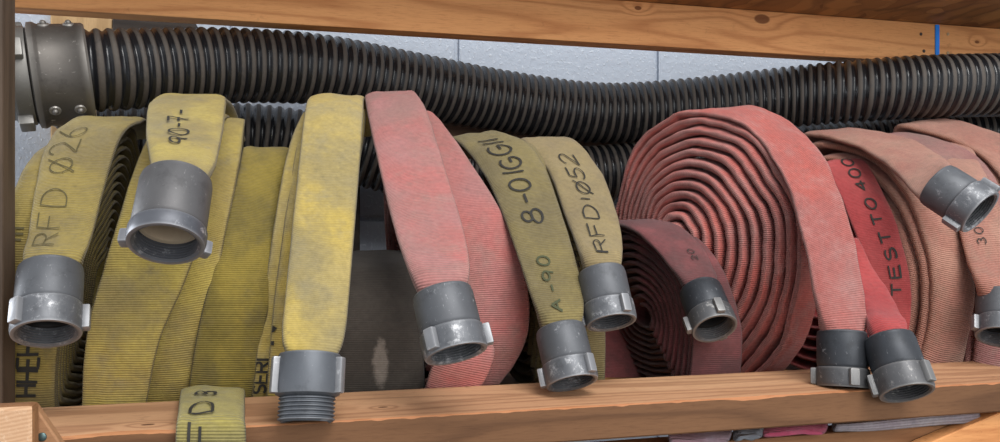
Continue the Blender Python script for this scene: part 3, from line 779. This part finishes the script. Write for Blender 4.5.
# --- J big red coil
def spiral_face(cx, cy, Rl, Rr, Rt, Rb, Yl, Yr, W, turns, s0, th, prot, seed, end=95):
    a0, a1 = P(cx-Rl, cy, Yl), P(cx+Rr, cy, Yr)
    d = (a1-a0); d.z = 0; d.normalize(); pv = Vector((-d.y, d.x, 0))
    if pv.y < 0: pv = -pv
    out = []
    N = int(turns*36)
    for j in range(N+1):
        q = j/N; s = s0+(1-s0)*q
        ph = math.radians(end+360*turns*(1-q))
        cc, ss = math.cos(ph), math.sin(ph)
        n = noise.noise(Vector((cc*1.3, ss*1.3, seed)))*.05+noise.noise(Vector((cc*2.2, ss*2.2, seed+q*3)))*.035
        # gentle flattening where the turns kink near the crown
        k = s*(1+n)
        c2, s2 = cc, ss
        if cc > 0 and ss < 0: c2 = cc**.80; s2 = -((-ss)**.88)
        x = cx+c2*(Rr if cc > 0 else Rl)*k; y = cy-s2*(Rt if ss > 0 else Rb)*k
        f = (x-(cx-Rl))/(Rl+Rr); Y = Yl+(Yr-Yl)*f
        L = P(x, y, Y); L = L-pv*(prot*(1-q))
        rx_ = (Rr if cc > 0 else Rl); ry_ = (Rt if ss > 0 else Rb)
        sp_ = math.hypot(cc*rx_, ss*ry_)*(1-s0)/turns*.00136
        if q < .04: sp_ *= .4+15*q
        out.append((L, L+pv*W+Vector((0, 0, .004*math.sin(ph))), max(.006, min(.0165, sp_*.98))))
    return out, pv
spj, pv = spiral_face(688, 236, 74, 116, 124, 182, .40, .13, .072, 11.5, .03, .0095, .060, 4)
def J_(lx, ly, lY, rx, ry, rY, th=.011): return (P(lx, ly, lY), P(rx, ry, rY), th)
spj += [J_(727,118,.235, 752,108,.29), J_(760,142,.19, 792,125,.235), J_(786,185,.14, 824,160,.165), J_(803,240,.09, 848,220,.105), J_(812,285,.06, 860,270,.065),
        J_(818,312,.045, 864,306,.045, .02), J_(821,325,.04, 865,322,.04, .03), J_(824,334,.038, 861,333,.038, .040)]
hose('largest brick-red hose coil with its spiral of layers facing out', [spj], R_j,
    [dict(base=P(842,332,.04), out=P(843,384,.028), R=.0315, mats=M2, lugs=(88,-22,-130), sleeve=.044, ring=.024)], wob=.0016)
# --- K bright red hose TEST TO 400
hose('bright red fire hose stencilled TEST TO 400 beside the big red coil', [
    roll([(822,165,.30, 864,162,.30), (846,210,.225, 888,204,.225), (862,255,.185, 904,250,.185), (869,300,.17, 911,300,.17), (862,350,.17, 906,345,.17), (850,398,.18, 892,398,.18)], turns=6, bk=.43, bb=.37),
    tail([(832,240,.150, 858,240,.150), (842,268,.125, 870,266,.125), (853,290,.09, 886,290,.09), (862,312,.05, 899,314,.05), (868,325,.02, 905,325,.02), (873,343,.005, 903,339,.005)], .014)], R_k,
    [dict(base=P(888,339,.004), out=P(906,390,-.032), R=.0315, mats=M2, lugs=(78,-58,180), sleeve=.040, ring=.030)],
    [dict(s=0, text='4', py=332, x=.5, size=.017, pen=.0030), dict(s=0, text='TEST', py=294, x=.45, size=.018, pen=.0032, xs=1.6), dict(s=0, text='TO', py=226, x=.35, size=.018, pen=.0032, xs=1.7), dict(s=0, text='400', py=192, x=.3, size=.018, pen=.0032, xs=1.8)])
# --- L peach roll
hose('peach fire hose roll whose grey coupling points out to the right', [
    roll([(818,144,.36, 868,141,.36), (872,160,.285, 920,157,.285), (908,200,.21, 952,198,.21), (924,245,.175, 966,244,.175), (931,290,.165, 973,290,.165), (925,340,.17, 967,340,.17), (905,398,.185, 948,398,.185)], turns=6, th=.018, tele=.05, smin=.25),
    tail([(800,150,.47, 846,148,.47), (800,139,.43, 848,136,.43), (812,135,.375, 862,131,.375), (858,147,.275, 908,140,.275), (892,170,.18, 936,154,.18), (910,190,.12, 949,163,.12), (920,200,.095, 952,168,.095), (927,203,.085, 952,174,.085)], .014)], P_l,
    [dict(base=P(936,184,.088), out=P(972,207,.048), R=.0335, mats=M4 and M1, lugs=(62,-92,190), sleeve=.040, ring=.028)])
# --- M dusty rose roll
hose('dusty rose fire hose roll passing behind the peach roll coupling at far right', [
    roll([(872,140,.37, 915,135,.37), (938,163,.28, 976,157,.28), (966,212,.21, 1006,208,.21), (978,290,.175, 1020,290,.175), (974,350,.175, 1016,350,.175), (965,398,.18, 1006,398,.18)], turns=6, th=.015, tele=.04)], P_m)
# --- N peach hose at the right edge
hose('peach hose roll cut by the right edge, 03 written above its grey coupling', [
    roll([(905,127,.39, 950,122,.39), (980,155,.285, 1024,148,.285), (1018,215,.21, 1058,212,.21), (1030,290,.18, 1070,290,.18), (1024,398,.18, 1064,398,.18)], turns=7, th=.015, tele=.04),
    tail([(930,150,.33, 968,142,.33), (945,185,.22, 988,180,.22), (957,225,.17, 1004,222,.17), (968,262,.14, 1018,262,.14), (977,284,.12, 1020,284,.12), (983,299,.115, 1016,299,.115)], .013)], P_l,
    [dict(base=P(1000,296,.117), out=P(1001,346,.086), R=.0325, mats=M1, lugs=(62,-60,180), sleeve=.040, ring=.026)],
    [dict(s=1, text='30', py=245, x=-.2, size=.013, pen=.0016, adv=1.1)])
# --- hose ends peeking out under the rail
def flap(label, x0, x1, yb0, yb1, mat, marks=()):
    zt = Z0-.2445
    def w(px, Y, z): p = P(px, 400, Y); return Vector((p.x, Y, z))
    st = [(w(x0, .125, zt), w(x1, .125, zt), .006), (w(x0, .06, zt), w(x1, .06, zt), .006), (w(x0, .034, zt), w(x1, .034, zt), .006), (w(x0+1, .024, zt-.004), w(x1-2, .024, zt-.004), .006),
          (Vector((w(x0+4, .022, 0).x, .022, P(x0, yb0, .022).z)), Vector((w(x1-6, .022, 0).x, .022, P(x1, yb1, .022).z)), .006)]
    hose(label, [st], mat, (), marks, wob=.0016)
flap('faded mauve hose fold under the rail, leftmost of those peeking out', 668, 732, 441, 440, P_o)
flap('grey-blue hose fold under the rail between the mauve and magenta ones', 733, 764, 436, 434, hose_mat('grey_blue_jacket', (120, 128, 140), (140, 146, 154), (110, 110, 120), .4, seed=41))
flap('magenta hose fold peeking out under the rail', 762, 828, 434, 432, P_n)
flap('long pale grey-lilac hose fold under the rail at the right', 832, 985, 425, 411, hose_mat('lilac_jacket', (150, 136, 146), (166, 158, 164), (128, 126, 136), .5, seed=43))
# ================================================================== LIGHT
wd = bpy.data.worlds.new('daylight'); bpy.context.scene.world = wd; wd.use_nodes = True
bg = wd.node_tree.nodes['Background']; bg.inputs[0].default_value = (.90, .94, 1.0, 1); bg.inputs[1].default_value = .80
def area(name, loc, tgt, sx, sy, e, col):
    l = bpy.data.lights.new(name, 'AREA'); l.shape = 'RECTANGLE'; l.size = sx; l.size_y = sy; l.energy = e; l.color = col
    o = bpy.data.objects.new(name, l); C.objects.link(o); o.location = loc
    o.rotation_euler = (Vector(tgt)-Vector(loc)).to_track_quat('-Z', 'Y').to_euler(); return o
area('garage_door_daylight', (1.3, -3.2, Z0+.9), (.3, .2, Z0), 2.8, 2.2, 66, (1.0, .98, .95))
area('added_high_key', (.7, -1.7, Z0+2.5), (.4, .1, Z0), 1.8, 1.4, 88, (1.0, .985, .96))  # added high key, no known skylight; brightens rail top and wall
area('left_window_daylight', (-1.9, .60, Z0+.25), (.6, .64, Z0+.28), .3, .5, 24, (.93, .96, 1.0))
sc = bpy.context.scene
sc.view_settings.view_transform = 'Standard'; sc.view_settings.look = 'None'
sc.view_settings.exposure = -0.12; sc.view_settings.gamma = 1.0; sc.view_settings.use_curve_mapping = False
